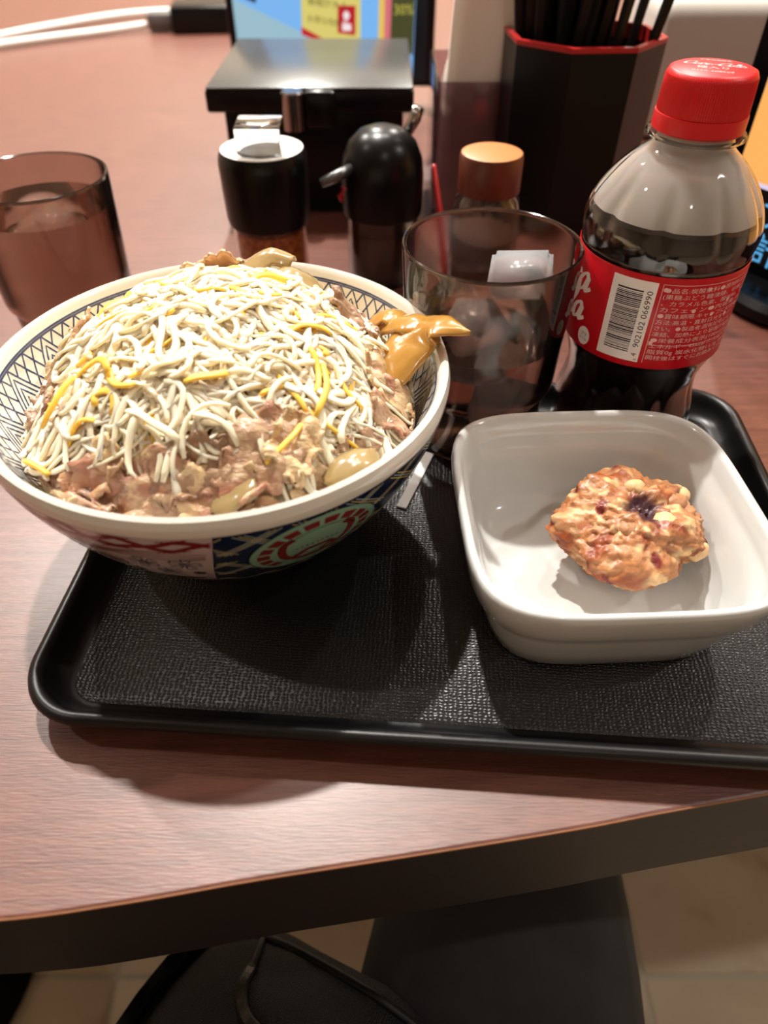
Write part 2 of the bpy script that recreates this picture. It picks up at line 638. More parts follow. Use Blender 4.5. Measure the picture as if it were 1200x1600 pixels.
# inside: nested chevrons and lattice triangles
NCH = 20
U = 2*pi*78/NCH
lines = []
v0, v1 = 2.8, 23.0
Hh = v1-v0
for k in range(NCH):
    a = k*U
    apex = (a+U/2, v1)
    tl, tr = (a, v0), (a+U, v0)
    for q in (0, .25, .5, .75):              # lattice inside the triangle hanging from the rim
        if q < .75 or True:
            x = a+U*q
            # parallel to right side from (x, v0) going down-left to the left edge
            lines.append([(x, v0), (a+x/2-a/2+0, v0+Hh*((x-a)/U))] if q else [tl, apex])
            x2 = a+U*(1-q)
            lines.append([(x2, v0), (a+U-(a+U-x2)/2, v0+Hh*((a+U-x2)/U))] if q else [tr, apex])
    for q in (.2, .4, .6, .8):              # nested chevrons standing between them, peak at the rim
        p = a+U
        lines.append([(p-U/2*(1-q), v1), (p, v0+Hh*q), (p+U/2*(1-q), v1)])
for vv in (v0, v0-.9):
    lines.append([(i*2*pi*78/160, vv) for i in range(161)])
V, F = merge([ribbon(fin, l, .78, .07, 2.0) for l in lines])
link('blue_lattice_print', V, F, K['blue'], bowl, smooth=False)['kind'] = 'stuff'

# outside: six panels, navy and pale by turns
fr = []
UU = 2*pi*80
P6 = UU/6
base_u = rad(278)*80        # panel border seen near the front


def lean(u0):
    return lambda v: u0+(v/90)*-14*1.0


navy, pale, gold, goldp, redl, inkl, palel = [], [], [], [], [], [], []
for k in range(6):
    a = base_u+k*P6
    tgt = navy if k % 2 == 0 else pale
    tgt.append(patch(fout, 0, 0, 4.2, 88, .05, 40, 26, lean(a), lean(a+P6)))

    def wav(u, v, d, amp=2.2):
        return v+amp*sin(u*.13+d)
    if k % 2 == 0:
        for band in (9, 30, 54):
            for d in range(3):
                for sg in (1, -1):
                    for ph in range(-1, 6):
                        pts = []
                        for i in range(21):
                            uu = ph*17+i*17/20.*1.25+d*1.7
                            vv = band+sg*(i/20.*15-7.5)
                            if 0 < uu < P6 and 4.6 < vv < 88:
                                L0 = lean(a)(vv)
                                pts.append((L0+uu, vv))
                        if len(pts) > 2:
                            (gold if (d+ph) % 2 else palel).append(ribbon(fout, pts, .42, .11, 2))
    else:
        for d in range(4):
            for sg in (1, -1):
                for ph in range(-1, 6):
                    pts = []
                    for i in range(21):
                        uu = ph*17+i*17/20.*1.3+d*1.6
                        vv = 8.6+sg*(i/20.*7-3.5)+.6*sin(uu*.3)
                        if 0 < uu < P6 and 4.6 < vv < 88:
                            pts.append((lean(a)(vv)+uu, vv))
                    if len(pts) > 2:
                        redl.append(ribbon(fout, pts, .5, .11, 2))
        for d in range(5):
            pts = [(lean(a)(v)+uu, v) for uu, v in [(i*P6/40, 13.2+d*1.2+1.2*sin(i*.35+d*.4)) for i in range(1, 40)]]
            redl.append(ribbon(fout, pts, .35, .11, 2))
        fr2 = random.Random(k)
        for (fu, fv, fs) in ((-9, 23, 5.4), (-22, 22.5, 5.0), (-15, 31, 4.2), (-34, 26, 5.0), (-5, 33, 2.2), (-46, 24, 5.2), (-28, 36, 4.4), (-60, 26, 5.4), (-72, 30, 5)):
            cu, cv = lean(a+P6)(fv)+fu, fv
            r0 = fr2.random()*6
            for p in range(5):
                q = r0+p*2*pi/5
                pet = []
                for (rr, aa) in ((.12, 0), (.5, -.38), (.9, -.36), (1.0, -.14), (.82, 0), (1.0, .14), (.9, .36), (.5, .38), (.12, 0)):
                    pet.append((cu+fs*rr*cos(q+aa), cv+fs*rr*sin(q+aa)))
                inkl.append(ribbon(fout, pet, .42, .12, 1))
            for p in range(5):
                q = r0+p*2*pi/5
                inkl.append(ribbon(fout, [(cu, cv), (cu+fs*.35*cos(q), cv+fs*.35*sin(q))], .3, .13, 1))
        for i in range(3):
            inkl.append(disc_patch(fout, lean(a+P6)(46)-14-i*20, 44+2*(i % 2), 10, 2.6, .12, 24, 2))
for nm, lst, mm in (('navy_panels', navy, 'navy'), ('pale_panels', pale, 'lilac'), ('gold_lattice_print', gold, 'gold'), ('pale_lattice_print', palel, 'paleline'),
                    ('red_lattice_print', redl, 'darkred'), ('blossom_print', inkl, 'ink')):
    if nm.endswith('panels'):
        for v_, f_ in lst:
            link(nm[:-1], v_, f_, K[mm], bowl, smooth=True)
        continue
    V, F = merge(lst)
    link(nm, V, F, K[mm], bowl, smooth=True)['kind'] = 'stuff'
# medallions on the navy panels: rope ring and horned emblem
for k in (0, 2, 4):
    jade, red, blk = [], [], []
    cu, cv = base_u+k*P6+rad(24)*80-3, 24.5
    jade.append(disc_patch(fout, cu, cv, 23, 19, .16, 64, 6))
    blk.append(disc_patch(fout, cu, cv, 23.2, 19.2, .2, 64, 1, .985))
    blk.append(disc_patch(fout, cu, cv, 14.3, 12.4, .2, 64, 1, .97, 0, 195, 345))
    for i in range(18):
        if 4 <= i <= 4:
            pass
        a0 = i*20+3+90
        if 60 < (a0 % 360) < 120:
            continue
        red.append(disc_patch(fout, cu, cv, 20.4, 16.8, .2, 6, 2, .8, 0, a0, a0+15))
    # horseshoe with curled ends
    hs = [(-8.5, 9.5), (-11.5, 7), (-12.3, 1), (-10.5, -5.5), (-5.5, -9.6), (0, -10.8), (5.5, -9.6), (10.5, -5.5), (12.3, 1), (11.5, 7), (8.5, 9.5)]
    hp = [tuple(p)[:2] for p in catmull([(x, y, 0) for x, y in hs], 5)]
    wd = [2.6*(.5+.9*sin(pi*i/(len(hp)-1))) for i in range(len(hp))]
    V, F = [], []
    red.append(ribbon(fout, [(cu+x, cv-y) for x, y in hp], 2.9, .2, 1.5))
    # crossed bands in the middle
    red.append(ribbon(fout, [(cu-9, cv+8), (cu-3, cv+2.4), (cu+5, cv+2.6), (cu+9.5, cv+8)], 2.3, .21, 1))
    red.append(ribbon(fout, [(cu-5, cv+9.5), (cu+2, cv+9.8), (cu+6, cv+4)], 1.5, .215, 1))
    red.append(ribbon(fout, [(cu-7.5, cv+4.6), (cu-1, cv+7.2), (cu+6.5, cv+4.6)], .5, .22, 1))
    for i in range(9):
        red.append(disc_patch(fout, cu-7.2+i*1.8, cv-1.6+.05*(i-4)**2, .5, .5, .2, 8, 1))
    for nm, lst, mm in (('medallion', jade, 'jade'), ('medallion_outline', blk, 'ink'), ('medallion_emblem', red, 'darkred')):
        V, F = merge(lst)
        link(nm, V, F, K[mm], bowl)


# ------------------------------------------------------------------ food in the bowl
def RMX(a):
    """how far the food reaches towards the wall in direction a"""
    return 70.5+5*max(0, -sin(a))


def MH(x, y):
    """height of the food (absolute), a rough heap"""
    dx, dy = x-BX, y-(BY+4)
    r = hypot(dx, dy)/74
    fr_ = max(0, min(1, (-dy/74-.25)/.5))          # the near side is filled higher than the far side
    edge_ = 57+8*fr_
    h = edge_+(100-edge_)*max(0, 1-r**2.3)
    h += 2.2*noise.noise(Vector((x*.045, y*.045, 3)))+1.0*noise.noise(Vector((x*.13, y*.13, 9)))
    return h


V, F = [], []
NR, NA = 34, 120
for i in range(NR+1):
    for k in range(NA):
        a = 2*pi*k/NA
        r = RMX(a)*i/NR
        x, y = BX+r*cos(a), BY+r*sin(a)
        V.append((x, y, MH(x, y)-5+1.6*noise.noise(Vector((x*.3, y*.3, 0)))-(6 if i == NR else 0)))
for i in range(NR):
    for k in range(NA):
        F.append((i*NA+k, i*NA+(k+1) % NA, (i+1)*NA+(k+1) % NA, (i+1)*NA+k))
o = link('simmered_rice', V, F, K['rice'])
tag(o, 'sauce-soaked rice and scraps showing between the toppings in the round bowl', 'rice')
o['kind'] = 'stuff'


def sheet(name, cx, cy, L_, W_, ang, lift, seed, m, label, cat, amp=3.0, thick=1.5, curl=2.5, group=None, freq=.11, tilt=(0, 0), nu=34, nv=18, rag=.16):
    V, F = [], []
    ca, sa = cos(ang), sin(ang)
    for j in range(nv+1):
        for i in range(nu+1):
            u, v = i/nu*2-1, j/nv*2-1
            e = 1+rag*noise.noise(Vector((u*2.1, v*2.1, seed)))+.5*rag*noise.noise(Vector((u*6, v*6, seed+5)))
            lx = u*L_/2*e*sqrt(max(.05, 1-.32*v*v))
            ly = v*W_/2*e*sqrt(max(.05, 1-.38*u*u))
            fx = lx+2.0*noise.noise(Vector((lx*.09, ly*.09, seed+7)))
            x, y = cx+fx*ca-ly*sa, cy+fx*sa+ly*ca
            rd = hypot(x-BX, y-BY)
            lim = RMX(atan2(y-BY, x-BX))+1.0
            if rd > lim and tilt == (0, 0):
                q = lim/rd
                x, y = BX+(x-BX)*q, BY+(y-BY)*q
            fold = amp*noise.noise(Vector((lx*freq, ly*freq*2.2, seed*1.7)))+amp*.4*noise.noise(Vector((lx*freq*3, ly*freq*3, seed)))
            z = MH(x, y)+lift+fold+curl*(v*v)*.6+curl*.5*u*u+tilt[0]*u+tilt[1]*v
            z += 1.5*v*v*sin(u*8+seed)+.9*sin(v*6+u*3+seed*2)
            V.append((x, y, z))
    for j in range(nv):
        for i in range(nu):
            a = j*(nu+1)+i
            F.append((a, a+1, a+nu+2, a+nu+1))
    o = link(name, V, F, m)
    md = o.modifiers.new('solid', 'SOLIDIFY')
    md.thickness = thick*S
    md.offset = 0
    return tag(o, label, cat, group)


G1 = 'simmered beef slices in the round bowl'
BE = [(-98, 172, 40, 17, -.62, 1.5, K['beef'], 'dark brown beef slice curling along the near left inside of the bowl'),
      (-76, 161, 50, 18, -.2, 1.8, K['beef_b'], 'long grey-brown beef slice against the near wall of the bowl'),
      (-92, 166, 22, 14, .3, 3.2, K['beef_c'], 'small fatty beef fold on top of the dark brown slice'),
      (-60, 163, 26, 14, .25, 2.6, K['beef'], 'brown beef slice beneath dangling cheese at the near wall'),
      (-48, 158, 30, 15, .05, 1.4, K['beef_c'], 'fatty golden beef slice right behind the near rim of the bowl'),
      (-37, 168, 30, 19, .75, 5.0, K['beef_b'], 'pink ruffled beef slice standing up in front of the cheese'),
      (-28, 172, 20, 15, 1.2, 6.2, K['beef_c'], 'pale beef fold rising beside the pink ruffled slice'),
      (-18, 168, 24, 16, .45, 2, K['beef_c'], 'pale fatty beef slice at the near right inside of the bowl'),
      (-5, 180, 26, 15, .9, 1.6, K['beef'], 'brown beef slice tucked beneath the cheese beside the right wall of the bowl'),
      (5, 206, 24, 17, 1.3, 3.5, K['beef_b'], 'crumpled pinkish beef slice beside the orange onion at the right wall'),
      (2, 216, 20, 15, 1.9, 4.5, K['beef_c'], 'pale crumbly beef slice just before the orange onion'),
      (-10, 246, 24, 15, 2.1, 4, K['beef'], 'small mauve-brown beef slice behind the cheese near the right onion'),
      (-118, 233, 24, 15, 1.3, 4, K['beef_c'], 'brown beef flap with yellow fat at the left inside wall'),
      (-122, 208, 22, 13, 1.7, 2.5, K['beef'], 'dark ragged beef slice lowest along the left inside wall'),
      (-70, 277, 26, 15, .1, 8, K['beef_c'], 'yellowish beef slice poking up over the far rim of the bowl')]
for i, b in enumerate(BE):
    sheet('beef_slice', b[0], b[1], b[2], b[3], b[4], b[5], 11.3*i+2, b[6], b[7], 'beef slice', amp=4.0, thick=1.3, group=G1, freq=.1, rag=.3)
G2 = 'simmered onion pieces in the round bowl'


def onion(pts, W_, thick, m, label, cross=2.0, widths=None):
    P = catmull(pts, 5)
    V, F = [], []
    nv = 10
    N = len(P)
    for i, p in enumerate(P):
        t = (P[min(i+1, N-1)]-P[max(i-1, 0)]).normalized()
        side = t.cross(Vector((0, 0, 1))).normalized()
        up = side.cross(t)
        q = i/(N-1)
        wq = W_*(widths[int(q*(len(widths)-1))]*(1-(q*(len(widths)-1)) % 1)+widths[min(int(q*(len(widths)-1))+1, len(widths)-1)]*((q*(len(widths)-1)) % 1)) if widths else W_*sqrt(max(.08, 1-(2*q-1)**4))
        for j in range(nv+1):
            s_ = j/nv*2-1
            V.append(tuple(p+side*s_*wq/2+up*(cross*(1-s_*s_)+.7*noise.noise(p*.2+side*s_*2))))
    for i in range(N-1):
        for j in range(nv):
            a = i*(nv+1)+j
            F.append((a, a+1, a+nv+2, a+nv+1))
    o = link('onion_piece', V, F, m)
    md = o.modifiers.new('solid', 'SOLIDIFY')
    md.thickness = thick*S
    return tag(o, label, 'onion', G2)


onion([(2, 219, 73), (8, 229, 80), (15, 235, 85), (22, 233.5, 88), (31, 228, 87)], 19, .9, K['onion'], 'orange translucent onion layer hanging out over the right rim', 2, [.6, 1, 1.1, .8, .08])
onion([(-2, 252, 74), (6, 247, 81), (13, 240, 84), (18, 231, 80)], 17, .9, K['onion'], 'amber onion layer curled inside the right wall of the bowl', 3, [.5, 1, 1, .4])
onion([(-6, 254, 76), (2, 252, 82), (8, 246, 80)], 12, .9, K['onion'], 'small amber onion strip beside the mauve beef at the far right wall', 2)
onion([(-62, 277, 80), (-55, 283, 87), (-47, 286, 90), (-38, 284, 88)], 16, .9, K['onion_p'], 'pale glistening onion layer arched over the far rim of the bowl', 3.5, [.6, 1, .9, .5])
onion([(-52, 270, 80), (-43, 272, 87), (-34, 269, 85), (-26, 259, 75)], 20, .9, K['onion_p'], 'wide pale onion petal leaning on the far side of the cheese', 4, [.5, 1, 1, .5])
onion([(-52, 154, 69), (-46, 158, 73), (-39, 161, 75)], 12, .9, K['onion_p'], 'pale onion piece close behind the near rim of the bowl', 2)
onion([(-18, 164, 71), (-10, 171, 75), (-3, 178, 73)], 12, .9, K['onion_p'], 'soft onion strip at the near right inside of the bowl', 2)


def shred_vf(r_, cx=None, cy=None, lay=None, length=None, heading=None, wild=1.0):
    while cx is None:
        a = r_.random()*2*pi
        rr = 66*sqrt(r_.random())
        x, y = BX+rr*cos(a)*1.03, BY+5+rr*sin(a)*.96
        # sparse along the near front, where the beef shows
        f = (y-(BY-46-6*sin((x-BX)*.05)))
        if f < 0 and r_.random() > .5+.025*f:
            continue
        cx, cy = x, y
    L_ = length or r_.uniform(11, 27)
    n_ = 8
    h = heading if heading is not None else r_.random()*2*pi
    k = r_.gauss(0, .16)*wild
    dk = r_.gauss(0, .05)*wild
    rc = hypot(cx-BX, cy-BY)
    lift = lay if lay is not None else r_.uniform(-1.5, 4.5)
    arch = r_.uniform(0, 2.4) if r_.random() < .5 else 0
    tl = r_.gauss(0, 1.6)
    x, y = cx, cy
    st = L_/n_
    P = []
    for i in range(n_+1):
        q = i/n_
        up_ = 3.2*max(0, min(1, (BY-22-y)/16))
        rr = hypot(x-BX, y-BY)
        lim = RMX(atan2(y-BY, x-BX))+.5
        if rr > lim:
            x, y = BX+(x-BX)*lim/rr, BY+(y-BY)*lim/rr
        P.append(Vector((x, y, MH(x, y)+up_+lift+arch*sin(pi*q)+tl*(q-.5))))
        x += st*cos(h)
        y += st*sin(h)
        h += k
        k += dk*.5+r_.gauss(0, .07)*wild
    wd, th = r_.uniform(1.7, 2.9)*.5, r_.uniform(.9, 1.4)*.5
    V, F = [], []
    tw = r_.uniform(-.6, .6)
    for i, p in enumerate(P):
        t = (P[min(i+1, n_)]-P[max(i-1, 0)]).normalized()
        s_ = t.cross(Vector((0, 0, 1))).normalized()
        u = s_.cross(t)
        a = tw*i/n_*2
        s2 = s_*cos(a)+u*sin(a)
        u2 = u*cos(a)-s_*sin(a)
        g = .75 if i in (0, n_) else 1
        for (c1, c2) in ((1, .45), (.45, 1), (-.45, 1), (-1, .45), (-.8, -.9), (.8, -.9)):
            V.append(tuple(p+s2*wd*c1*g+u2*th*c2*g))
    m_ = 6
    for i in range(n_):
        for kk in range(m_):
            F.append((i*m_+kk, i*m_+(kk+1) % m_, (i+1)*m_+(kk+1) % m_, (i+1)*m_+kk))
    F.append(tuple(range(m_))[::-1])
    F.append(tuple(n_*m_+kk for kk in range(m_)))
    return V, F


cr = random.Random(21)
low_w = merge([shred_vf(cr, lay=cr.uniform(-2, 2.2)) for _ in range(2300)])
low_y = merge([shred_vf(cr, lay=cr.uniform(-2, 1.8)) for _ in range(120)])
o = tag(link('cheese_heap', *low_w, K['cheese']), 'heap of fine white cheese shreds covering the beef bowl', 'cheese')
o['kind'] = 'stuff'
o = tag(link('yellow_cheese_heap', *low_y, K['cheese_y']), 'yellow cheese shreds mixed deep in the white heap', 'cheese')
o['kind'] = 'stuff'


def zone(V):
    x = sum(v[0] for v in V)/len(V)-BX
    y = sum(v[1] for v in V)/len(V)-BY-5
    if hypot(x, y) < 24:
        return 'on the crown of the heap'
    a = math.degrees(atan2(y, x)) % 360
    for lim, nm in ((40, 'on the slope facing the bottle'), (140, 'on the far slope facing the shakers'), (215, 'on the left slope facing the water tumbler'), (325, 'on the near slope above the bare beef'), (361, 'on the slope facing the bottle')):
        if a < lim:
            return nm


for i in range(235):
    vf = shred_vf(cr, lay=cr.uniform(1.5, 4.8), length=cr.uniform(12, 28), wild=1.5)
    zn = zone(vf[0])
    tag(link('cheese_shred', *vf, K['cheese']), 'thin white cheese shred lying loose '+zn, 'cheese shred', 'white cheese shreds '+zn)
for i in range(44):
    vf = shred_vf(cr, lay=cr.uniform(1.5, 4.2), length=cr.uniform(9, 20), wild=1.1)
    zn = zone(vf[0])
    tag(link('yellow_cheese_shred', *vf, K['cheese_y']), 'thin yellow cheese shred lying loose '+zn, 'cheese shred', 'yellow cheese shreds '+zn)
YS = [(-21, 205, 24, -1.25, 'long yellow cheese shred curving down toward the near right rim'), (-25, 208, 18, -1.0, 'yellow cheese shred doubled beside the longest yellow one'),
      (-26, 178, 17, -1.9, 'straight yellow cheese shred hanging down beside the pale fatty beef'), (-112, 184, 18, .7, 'yellow cheese shred pointing at the left wall of the bowl'),
      (-104, 199, 22, .35, 'yellow cheese strip lying across the left slope of the cheese'), (-88, 194, 16, -1.4, 'hooked yellow cheese shred dropping over the front gap'),
      (-120, 171, 10, -.4, 'small yellow cheese bit touching the near left wall'), (-62, 184, 14, .2, 'yellow cheese shred at the front edge of the heap')]
for (x, y, l_, h, lab) in YS:
    tag(link('yellow_cheese_shred', *shred_vf(cr, x, y, 4.6, l_, h, .7), K['cheese_y']), lab, 'cheese shred', 'single yellow cheese shreds on the bowl')


# ------------------------------------------------------------------ tumblers
def tumbler(name, label, x, y, z, h=94, sc=1.0):
    t = thing(name, label, 'cup', (x, y, z))
    o_ = [(27, 0), (28.6, 1), (29.4, 3), (31.3, 28), (31.6, 30), (33.8, 32.5), (34.3, 35), (36.6, h-1.2), (36.2, h)]
    i_ = [(35.0, h), (34.8, h-1.5), (32.6, 36), (30.6, 31), (29.8, 28), (27.6, 6), (26, 4.5), (0, 4.2)]
    L('cup_body', [(0, 1.6), (24, 1.6), (25.5, 0)]+[(r*sc, q) for r, q in o_]+[(r*sc, q) for r, q in i_], K['smoke'], t, n=96)
    L('rim', [(35.1, h-.1), (35.3, h+.6), (35.9, h+.9), (36.5, h+.6), (36.7, h-.3), (36.0, h-.4), (35.1, h-.1)], K['smoke'], t, n=96)
    return t


t1 = tumbler('tumbler', 'smoky brown tumbler with ice standing on the tray beside the bottle', 44, 280.5, TZ)
t2 = tumbler('tumbler', 'smoky brown tumbler full of water behind the round bowl', -176, 369, 0)


def drink(x, y, z, lvl, label):
    o = L('drinking_water', [(0, 4.4), (25.8, 4.7), (27.3, 6.2), (29.5, 28), (30.3, 31), (32.3, 36), (32.3+(lvl-36)*.038-.15, lvl), (0, lvl)], K['water'], None, n=80)
    o.location = (x*S, y*S, z*S)
    return tag(o, label, 'water')


drink(-176, 369, 0, 80, 'clear water filling the tumbler behind the round bowl')
drink(44, 280.5, TZ, 56, 'water with ice in the tumbler beside the bottle')


def ice(x, y, z, sx, sy, sz, rot, label):
    bm = bmesh.new()
    bmesh.ops.create_cube(bm, size=1)
    for v in bm.verts:
        v.co = Vector((v.co.x*sx*S, v.co.y*sy*S, v.co.z*sz*S))
    bmesh.ops.bevel(bm, geom=bm.edges[:], offset=2.2*S, segments=3, affect='EDGES')
    me = bpy.data.meshes.new('ice_cube')
    bm.to_mesh(me)
    bm.free()
    me.materials.append(K['ice'])
    me.polygons.foreach_set('use_smooth', [True]*len(me.polygons))
    o = bpy.data.objects.new('ice_cube', me)
    COL.objects.link(o)
    o.location = (x*S, y*S, z*S)
    o.rotation_euler = rot
    return tag(o, label, 'ice', 'ice cubes in the tumbler')


ice(59, 287, 79, 26, 22, 18, (.32, -.12, -.25), 'frosty ice cube sticking out on top in the tumbler')
ice(40, 280, 52, 25, 23, 21, (.2, .4, .5), 'ice cube half sunk in the middle of the tumbler')
ice(53, 272, 30, 20, 20, 20, (.1, .2, 1.0), 'ice cube under the others at the bottom of the tumbler')

# ------------------------------------------------------------------ cola bottle
BTX, BTY = 113.5, 280
face = atan2(-BTY, -BTX)
bt = thing('drink_bottle', 'plastic bottle of dark cola with a red cap and red label', 'bottle', (BTX, BTY, TZ), face)
# local +x faces the diner
cz = TZ


def zz(z):
    return z-cz


shape = [(0, 6), (12, 5), (22, 4.5), (27, 6), (30.5, 10), (32, 16), (31.6, 26), (29.2, 36), (28.4, 44), (30.2, 53), (32.6, 60), (33, 64), (33, 98), (33.2, 101), (34, 106), (33.6, 111),
         (31, 118), (26.5, 125), (21.5, 130.5), (17.2, 134), (14.6, 136.5), (13.6, 139), (13.6, 142)]
sh = [tuple(p)[:2] for p in catmull([(r, z, 0) for r, z in shape], 5)]
sh[0] = (0, 6)


def flute(r, z, th):
    if 99 < z+cz < 132:
        k = sin(pi*(z+cz-99)/33)
        g = max(0, cos(th*9+.4))**3
        r -= 1.5*k*g
    if z+cz < 56 and r > 20:
        k = sin(pi*min(1, max(0, (z+cz-8)/48)))
        r -= 1.2*k*max(0, cos(th*9+.4))**3
    return r, z


body = [(r, zz(z)) for r, z in sh]
inn = [(max(r-.5, 0), zz(z)+(.5 if r < 25 and z < 20 else 0)) for r, z in sh][::-1]
inn[-1] = (0, inn[-1][1])
L('bottle_body', body+[(13.1, zz(142))]+inn[1:], K['pet'], bt, n=144, fn=flute)
L('neck_ring', [(13.7, zz(139.6)), (17.4, zz(139.2)), (17.7, zz(140)), (17.3, zz(140.9)), (13.7, zz(141.4))], K['pet'], bt, n=72, closed=True)
lv = 113.5
liq = [(max(r-.75, 0), zz(z)+(.9 if z < 12 else 0)) for r, z in sh if z < lv]
liq[0] = (0, liq[0][1])
q = [s for s in sh if s[1] >= lv][0]
L('cola', liq+[(q[0]-.9, zz(lv)), (0, zz(lv))], K['cola'], bt, n=144, fn=flute)
fg = [(r-.9, zz(z)) for r, z in sh if z > lv+.5]
L('condensation', fg, K['fog'], bt, n=144, fn=flute)
# cap: ribbed upper skirt, smooth tamper band
CT = 160.5
NC = 120


def rib(r, z, th):
    if 15 < r and zz(147.5) < z < zz(CT-1.8):
        r += .16*cos(th*NC)
    return r, z


L('cap', [(0, zz(CT)), (13.4, zz(CT)), (14.6, zz(CT-.5)), (15.2, zz(CT-1.8)), (15.25, zz(CT-2.0)), (15.5, zz(154)), (15.7, zz(147.6)), (15.7, zz(147.2)), (14, zz(147.2))], K['cap_red'], bt, n=NC*6, fn=rib, ang=60)
L('tamper_band', [(15.3, zz(147.2)), (16.1, zz(147.0)), (16.2, zz(146)), (16.2, zz(141.8)), (15.7, zz(141.3)), (15.2, zz(141.6))], K['cap_red'], bt, n=90)
fcap = lambda u, v, off: (-v, u, zz(CT)+off)      # u to the diner's right, v away from the diner
tx = [script_vf(fcap, 'Coca-Cola', -10.6, 2.4, 3.7, .06, .2), text_vf(fcap, '糖入り', 0, -2.6, 3.8, .06, align='CENTER'), text_vf(fcap, '0120-308509', 0, -7.2, 2.6, .06, align='CENTER'),
      text_vf(fcap, 'お客様相談室', 0, 9.4, 1.8, .06, align='CENTER')]
V, F = merge(tx)
link('cap_lettering', V, F, K['pink_print'], bt, smooth=False)
# label sleeve
L('label', [(33.15, zz(60.5)), (33.35, zz(60.8)), (33.4, zz(99.2)), (33.15, zz(99.6))], K['label_red'], bt, n=120)
RL = 33.42


def flab(u, v, off):
    a = u/RL
    return ((RL+off)*cos(a), (RL+off)*sin(a), zz(v))


dg = RL*pi/180
V, F = merge([patch(flab, -26*dg, 4*dg, 63.2, 97.3, .04, 14, 1)])
link('barcode_panel', V, F, K['white_print'], bt, smooth=True)
br = random.Random(5)
bars = []
z_ = 67.0
while z_ < 93.5:
    wv = br.choice((.22, .28, .45, .62))
    bars.append(patch(flab, -21.5*dg, -4*dg, z_, z_+wv, .08, 6, 1))
    z_ += wv+br.choice((.25, .32, .5))
bars.append(text_vf(flab, '902102 066990', 2.0*dg, 69.5, 3.3, .08, ang=pi/2, width=24))
bars.append(text_vf(flab, '4', 2.0*dg, 65.6, 3.0, .08, ang=pi/2))
bars.append(text_vf(flab, 'PS', 1.0*dg, 63.8, 1.2, .08, ang=0))
V, F = merge(bars)
link('barcode_print', V, F, K['black_print'], bt, smooth=False)
wp = [script_vf(flab, 'Coca', -45*dg, 84, 12.5, .05, .2, .06, True), script_vf(flab, 'Cola', -46*dg, 71.5, 12.5, .05, .2, .06, True)]
wp.append(disc_patch(flab, -40*dg, 66.2, 3.4, 4.0, .05, 28, 3))
V, F = merge(wp)
link('script_lettering', V, F, K['white_print'], bt, smooth=False)
V, F = merge([text_vf(flab, 'プラ', -40*dg, 66.3, 1.9, .09, align='CENTER'), text_vf(flab, 'ラベル', -40*dg, 64.4, 1.5, .09, align='CENTER')])
link('recycling_mark', V, F, K['black_print'], bt, smooth=False)
rows = ['●品名:炭酸飲料●原材料名:糖類', '(果糖ぶどう糖液糖、砂糖)/炭酸', '、カラメル色素、酸味料、香料、', 'カフェイン●内容量:350ml', '●賞味期限:キャップに記載●保存', '方法:高温・直射日光をさけてくだ',
        'さい。●製造者:固有記号はキャップ', '凍結、加熱により容器が破損する', '●栄養成分表示(100ml当たり)', 'エネルギー45kcal たんぱく質0g', '脂質0g 炭水化物11.3g 食塩0g', '開栓後はすぐにお飲みください。']
tp = []
for i, rw in enumerate(rows):
    tp.append(text_vf(flab, rw, 8*dg, 94.0-i*2.62, 2.25, .06, width=44))
for vv in (97.0, 71.6):
    tp.append(ribbon(flab, [(7*dg, vv), (86*dg, vv)], .22, .06, 1.5))
tp.append(ribbon(flab, [(7*dg, 97.0), (7*dg, 63.4)], .22, .06, 1.5))
for (du, vv) in ((9, 95.0), (38, 95.0), (58, 88.6), (31, 86.6), (46, 84.2), (60, 82.4), (9, 72.6)):
    tp.append(disc_patch(flab, du*dg, vv, .85, .85, .1, 14, 1))
V, F = merge(tp)
link('ingredients_print', V, F, K['pink_print'], bt, smooth=False)

# ------------------------------------------------------------------ square dish and fried chunk
SX, SY = 80, 184
sq = thing('square_bowl', 'white square porcelain bowl with rounded corners holding the fried chunk', 'bowl', (SX, SY, TZ), rad(2.5))


def sring(h, r, z, n=96):
    """rounded square with gently bulging sides (superellipse)"""
    h += 2.6
    e = 2/4.3
    out = []
    for k in range(n):
        a = 2*pi*k/n
        c, s_ = cos(a), sin(a)
        # even spacing: radius of the superellipse at this angle
        q = (abs(c)**4.3+abs(s_)**4.3)**(-1/4.3)
        out.append((h*q*c, h*q*s_, z))
    return out


sp = [(36, 10, 0), (38.5, 12, .6), (40.2, 14, 3), (43, 18, 12), (45.6, 20, 22), (46.6, 21, 26.0), (48.2, 22, 28), (49.2, 23, 29.5), (50.6, 24.5, 37), (51.0, 25, 40.5), (50.6, 24.6, 42.2), (49.6, 24, 43), (48.4, 23, 42.6),
      (47.4, 22.4, 41), (46.4, 22, 36), (45.6, 21.6, 33.5), (44.2, 21, 31.4), (42.6, 20.5, 26), (40.5, 19.5, 17), (38.5, 18.5, 10), (36, 17, 6.4), (32, 15, 4.6), (24, 11, 4)]
V, F = loft([sring(h, r, z) for h, r, z in sp])
o = link('dish_body', V, F, K['porcelain_white'], sq)
sharp(o, 60)

